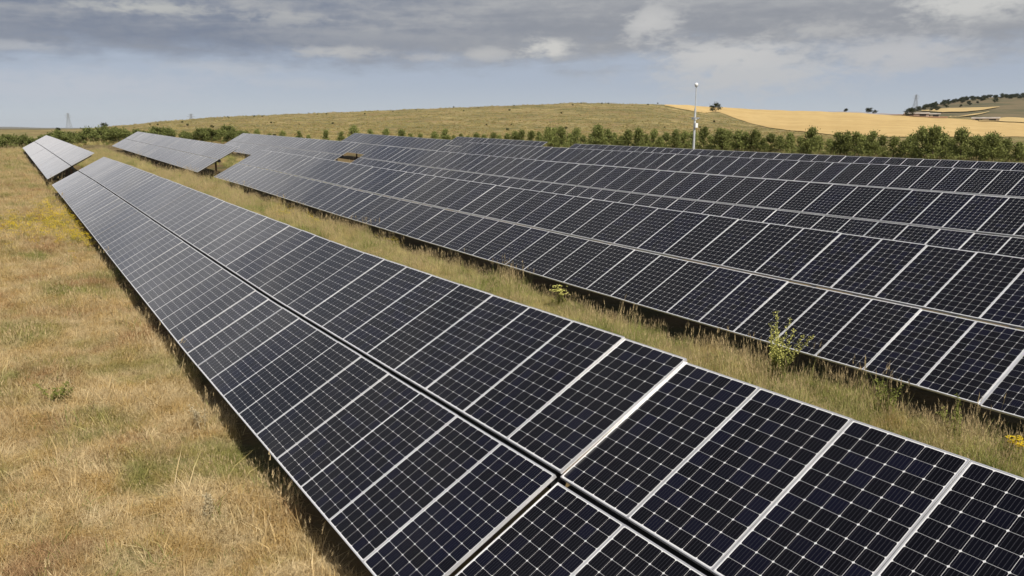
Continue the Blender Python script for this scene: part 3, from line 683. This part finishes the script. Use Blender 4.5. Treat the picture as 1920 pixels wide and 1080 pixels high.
# far verge before the hedge and pines
k = 9000; a_ = rng.uniform(-8, 68, k); d_ = rng.uniform(88, 165, k)
x = CAM[0] + d_ * np.sin(np.radians(a_)); y = CAM[1] + d_ * np.cos(np.radians(a_)); ok = ~((x < 44) & (y < 140) & (x > -1))
scatter('verge_grass', np.stack([x, y, terrain(x, y)], -1)[ok], src_aisle, 6, 1.2, 2.0, 'dry verge grass in front of the hedge and pines', 'grass', .12)
# rank tufts on the hill pasture
M_rank = blade_mat('rank_pasture', ((0.38, 0.315, 0.135), (0.25, 0.25, 0.090), (0.36, 0.25, 0.12), (0.50, 0.41, 0.20)))
src_hill = source('hill_tuft', [tuft(400 + i, 26, .42, .45, .03, M_rank, .6) for i in range(3)])
k = 15000; a_ = rng.uniform(4, 56, k); d_ = 150 * (490 / 150) ** rng.random(k)
x = CAM[0] + d_ * np.sin(np.radians(a_)); y = CAM[1] + d_ * np.cos(np.radians(a_))
lim = np.interp(a_, [40, 44, 46, 48, 50, 53, 56], [490, 455, d_at(46.4, 1.05), d_at(48.3, .38), d_at(49.84, -.03), d_at(52.87, -.38), d_at(55.15, -.62)]); ok = d_ < lim
scatter('hill_grass', np.stack([x, y, terrain(x, y)], -1)[ok], src_hill, 3, .4, 1.5, 'rank mottled grass on the olive hill pasture', 'grass', .1)
# yellow wildflowers
def flower(seed):
    g = np.random.default_rng(seed); v = []; f = []; mi = []
    for s_ in range(9):
        a = g.uniform(0, 6.28); r_ = .16 * g.random(); h_ = g.uniform(.28, .5); p = np.array([r_ * math.cos(a), r_ * math.sin(a), 0]); tip = p + np.array([g.normal(0, .05), g.normal(0, .05), h_]); i = len(v)
        v.extend([tuple(p + [-.004, 0, 0]), tuple(p + [.004, 0, 0]), tuple(tip)]); f.append((i, i + 1, i + 2)); mi.append(0)
        for q in range(7):
            c = tip + g.normal(0, 1, 3) * [.035, .035, .012]; e = g.uniform(0, 6.28); rr = g.uniform(.007, .015); i = len(v)
            v.extend([tuple(c + rr * np.array([math.cos(e + t), math.sin(e + t), g.normal(0, .3)])) for t in (0, 1.57, 3.14, 4.71)]); f.append((i, i + 1, i + 2, i + 3)); mi.append(1)
    return mesh('flower', v, f, [M_weed, M_yellow], mi)
src_fl = source('flower_tuft', [flower(300 + i) for i in range(3)])
def cloud(cx, cy, sx_, sy_, k):
    x = rng.normal(cx, sx_, k); y = rng.normal(cy, sy_, k); return np.stack([x, y, near_ground(x, y)], -1)
pts = np.concatenate([cloud(-.7, 41, .55, 5.0, 150), cloud(-1.2, 35, .7, 3.5, 110), cloud(-2.8, 37, .6, 3.0, 90), cloud(-.5, 31, .2, .9, 30)])
pts = pts[pts[:, 0] < .1]
scatter('yellow_wildflowers', pts, src_fl, 3, .8, 1.3, 'yellow wildflower patch in the meadow along the long solar table', 'flowers')
pts = np.concatenate([cloud(9.3, 32.5, .3, .8, 16), cloud(9.1, 29.5, .3, .9, 14), cloud(9.7, 37, .2, 1.2, 8), cloud(9.6, 22, .2, .5, 5)])
scatter('aisle_wildflowers', pts, src_fl, 3, .7, 1.1, 'few yellow wildflowers in the aisle grass between first two solar rows', 'flowers')

# ------------------------------------------------------------------ single weeds
def weed(name, x, y, h, stems, label, cat, fm, lean=.25, spikes=True, leafy=True, seed=1):
    g = np.random.default_rng(seed); root = link(name, None, None, (x, y, float(near_ground(x, y)))); tag(root, label, cat)
    lv = MB()
    for s_ in range(stems):
        a = g.uniform(0, 6.28); ln = abs(g.normal(0, lean)) ; hh = h * g.uniform(.65, 1.0)
        p0 = np.array([g.normal(0, .05), g.normal(0, .05), -.05]); dv = np.array([math.cos(a), math.sin(a), 0])
        pts = [p0 + np.array([0, 0, hh * t]) + dv * ln * hh * t ** 1.4 for t in (0, .35, .7, 1)]
        b = MB(); b.tube([tuple(q) for q in pts], [.011, .009, .006, .003], 5); st = link('stem', b.mesh('stem', M_thistle if fm is M_thistle else M_weed), root)
        fb = MB()
        if spikes:
            for q in range(90):
                t = .5 + .5 * g.random(); c = p0 + np.array([0, 0, hh * t]) + dv * ln * hh * t ** 1.4 + g.normal(0, 1, 3) * [.026, .026, .015]
                u = g.normal(0, 1, 3); u /= np.linalg.norm(u); v_ = np.cross(u, g.normal(0, 1, 3)); v_ /= np.linalg.norm(v_); r_ = g.uniform(.006, .013) * (.75 if fm is M_thistle else 1); fb.quad(c, u * r_, v_ * r_)
        else:
            for q in range(26):
                c = pts[-1] + np.array([g.normal(0, .07), g.normal(0, .07), g.normal(0, .012)]); r_ = g.uniform(.012, .026); e = g.uniform(0, 3.14)
                fb.quad(c, np.array([math.cos(e), math.sin(e), g.normal(0, .2)]) * r_, np.array([-math.sin(e), math.cos(e), g.normal(0, .2)]) * r_)
        link('flower_head', fb.mesh('flower_head', fm), st)['kind'] = 'stuff'
        if leafy:
            for q in range(16):
                t = .05 + .6 * g.random(); c = p0 + np.array([0, 0, hh * t]) + dv * ln * hh * t ** 1.4; e = g.uniform(0, 6.28); d_ = np.array([math.cos(e), math.sin(e), .35]) * g.uniform(.05, .12) * (1.2 - t); sd_ = np.array([-math.sin(e), math.cos(e), 0]) * .014
                lv.quad(c + d_, d_, sd_)
    if leafy: link('leaves', lv.mesh('leaves', M_weed), root)['kind'] = 'stuff'
weed('flowering_weed', 9.30, 3.55, 1.45, 14, 'tall yellow-green flowering weed growing against the second row low edge', 'plant', M_pale, .42, True, True, 5)
weed('umbel_weed', 9.62, 10.9, .78, 6, 'pale yellow flat-topped weed in the aisle shade beside second row', 'plant', M_pale, .22, False, True, 6)
weed('ragwort', 9.4, -0.66, .62, 3, 'bright yellow flowering weed in the aisle near the open seam', 'plant', M_yellow, .22, False, True, 7)
weed('dried_thistle', -.33, 7.3, .62, 5, 'pale dried thistle at the meadow edge under the long solar table', 'plant', M_thistle, .2, True, False, 8)
weed('dried_thistle', -.95, 3.95, .55, 5, 'pale dried thistle standing in the open dry meadow', 'plant', M_thistle, .2, True, False, 9)
weed('green_weed', -2.25, 10.2, .5, 7, 'dark green leafy weed clump in the straw meadow', 'plant', M_weed, .5, True, True, 10)
weed('leafy_weed', 9.5, 1.4, .75, 6, 'thin green weed stalks in the aisle grass beside the tall flowering weed', 'plant', M_weed, .3, True, True, 11)
weed('leafy_weed', 9.45, .2, .85, 6, 'thin green weed stalks in the aisle by the second row seam', 'plant', M_weed, .3, True, True, 12)

# ------------------------------------------------------------------ air
b = MB(); b.box(-17500, 17500, -17500, 17500, -60, 120); hz = link('haze', b.mesh('haze', M_white))
m_ = bpy.data.materials.new('haze_air'); m_.use_nodes = True; nt = m_.node_tree; nt.nodes.clear()
vo = nt.nodes.new('ShaderNodeVolumePrincipled'); vo.inputs['Color'].default_value = (0.80, 0.86, 0.95, 1); vo.inputs['Density'].default_value = 0.000025; vo.inputs['Anisotropy'].default_value = 0.1
om = nt.nodes.new('ShaderNodeOutputMaterial'); nt.links.new(vo.outputs[0], om.inputs['Volume'])
hz.data.materials.clear(); hz.data.materials.append(m_)
tag(hz, 'thin pale haze in the air over the whole plain', 'haze', kind='stuff')
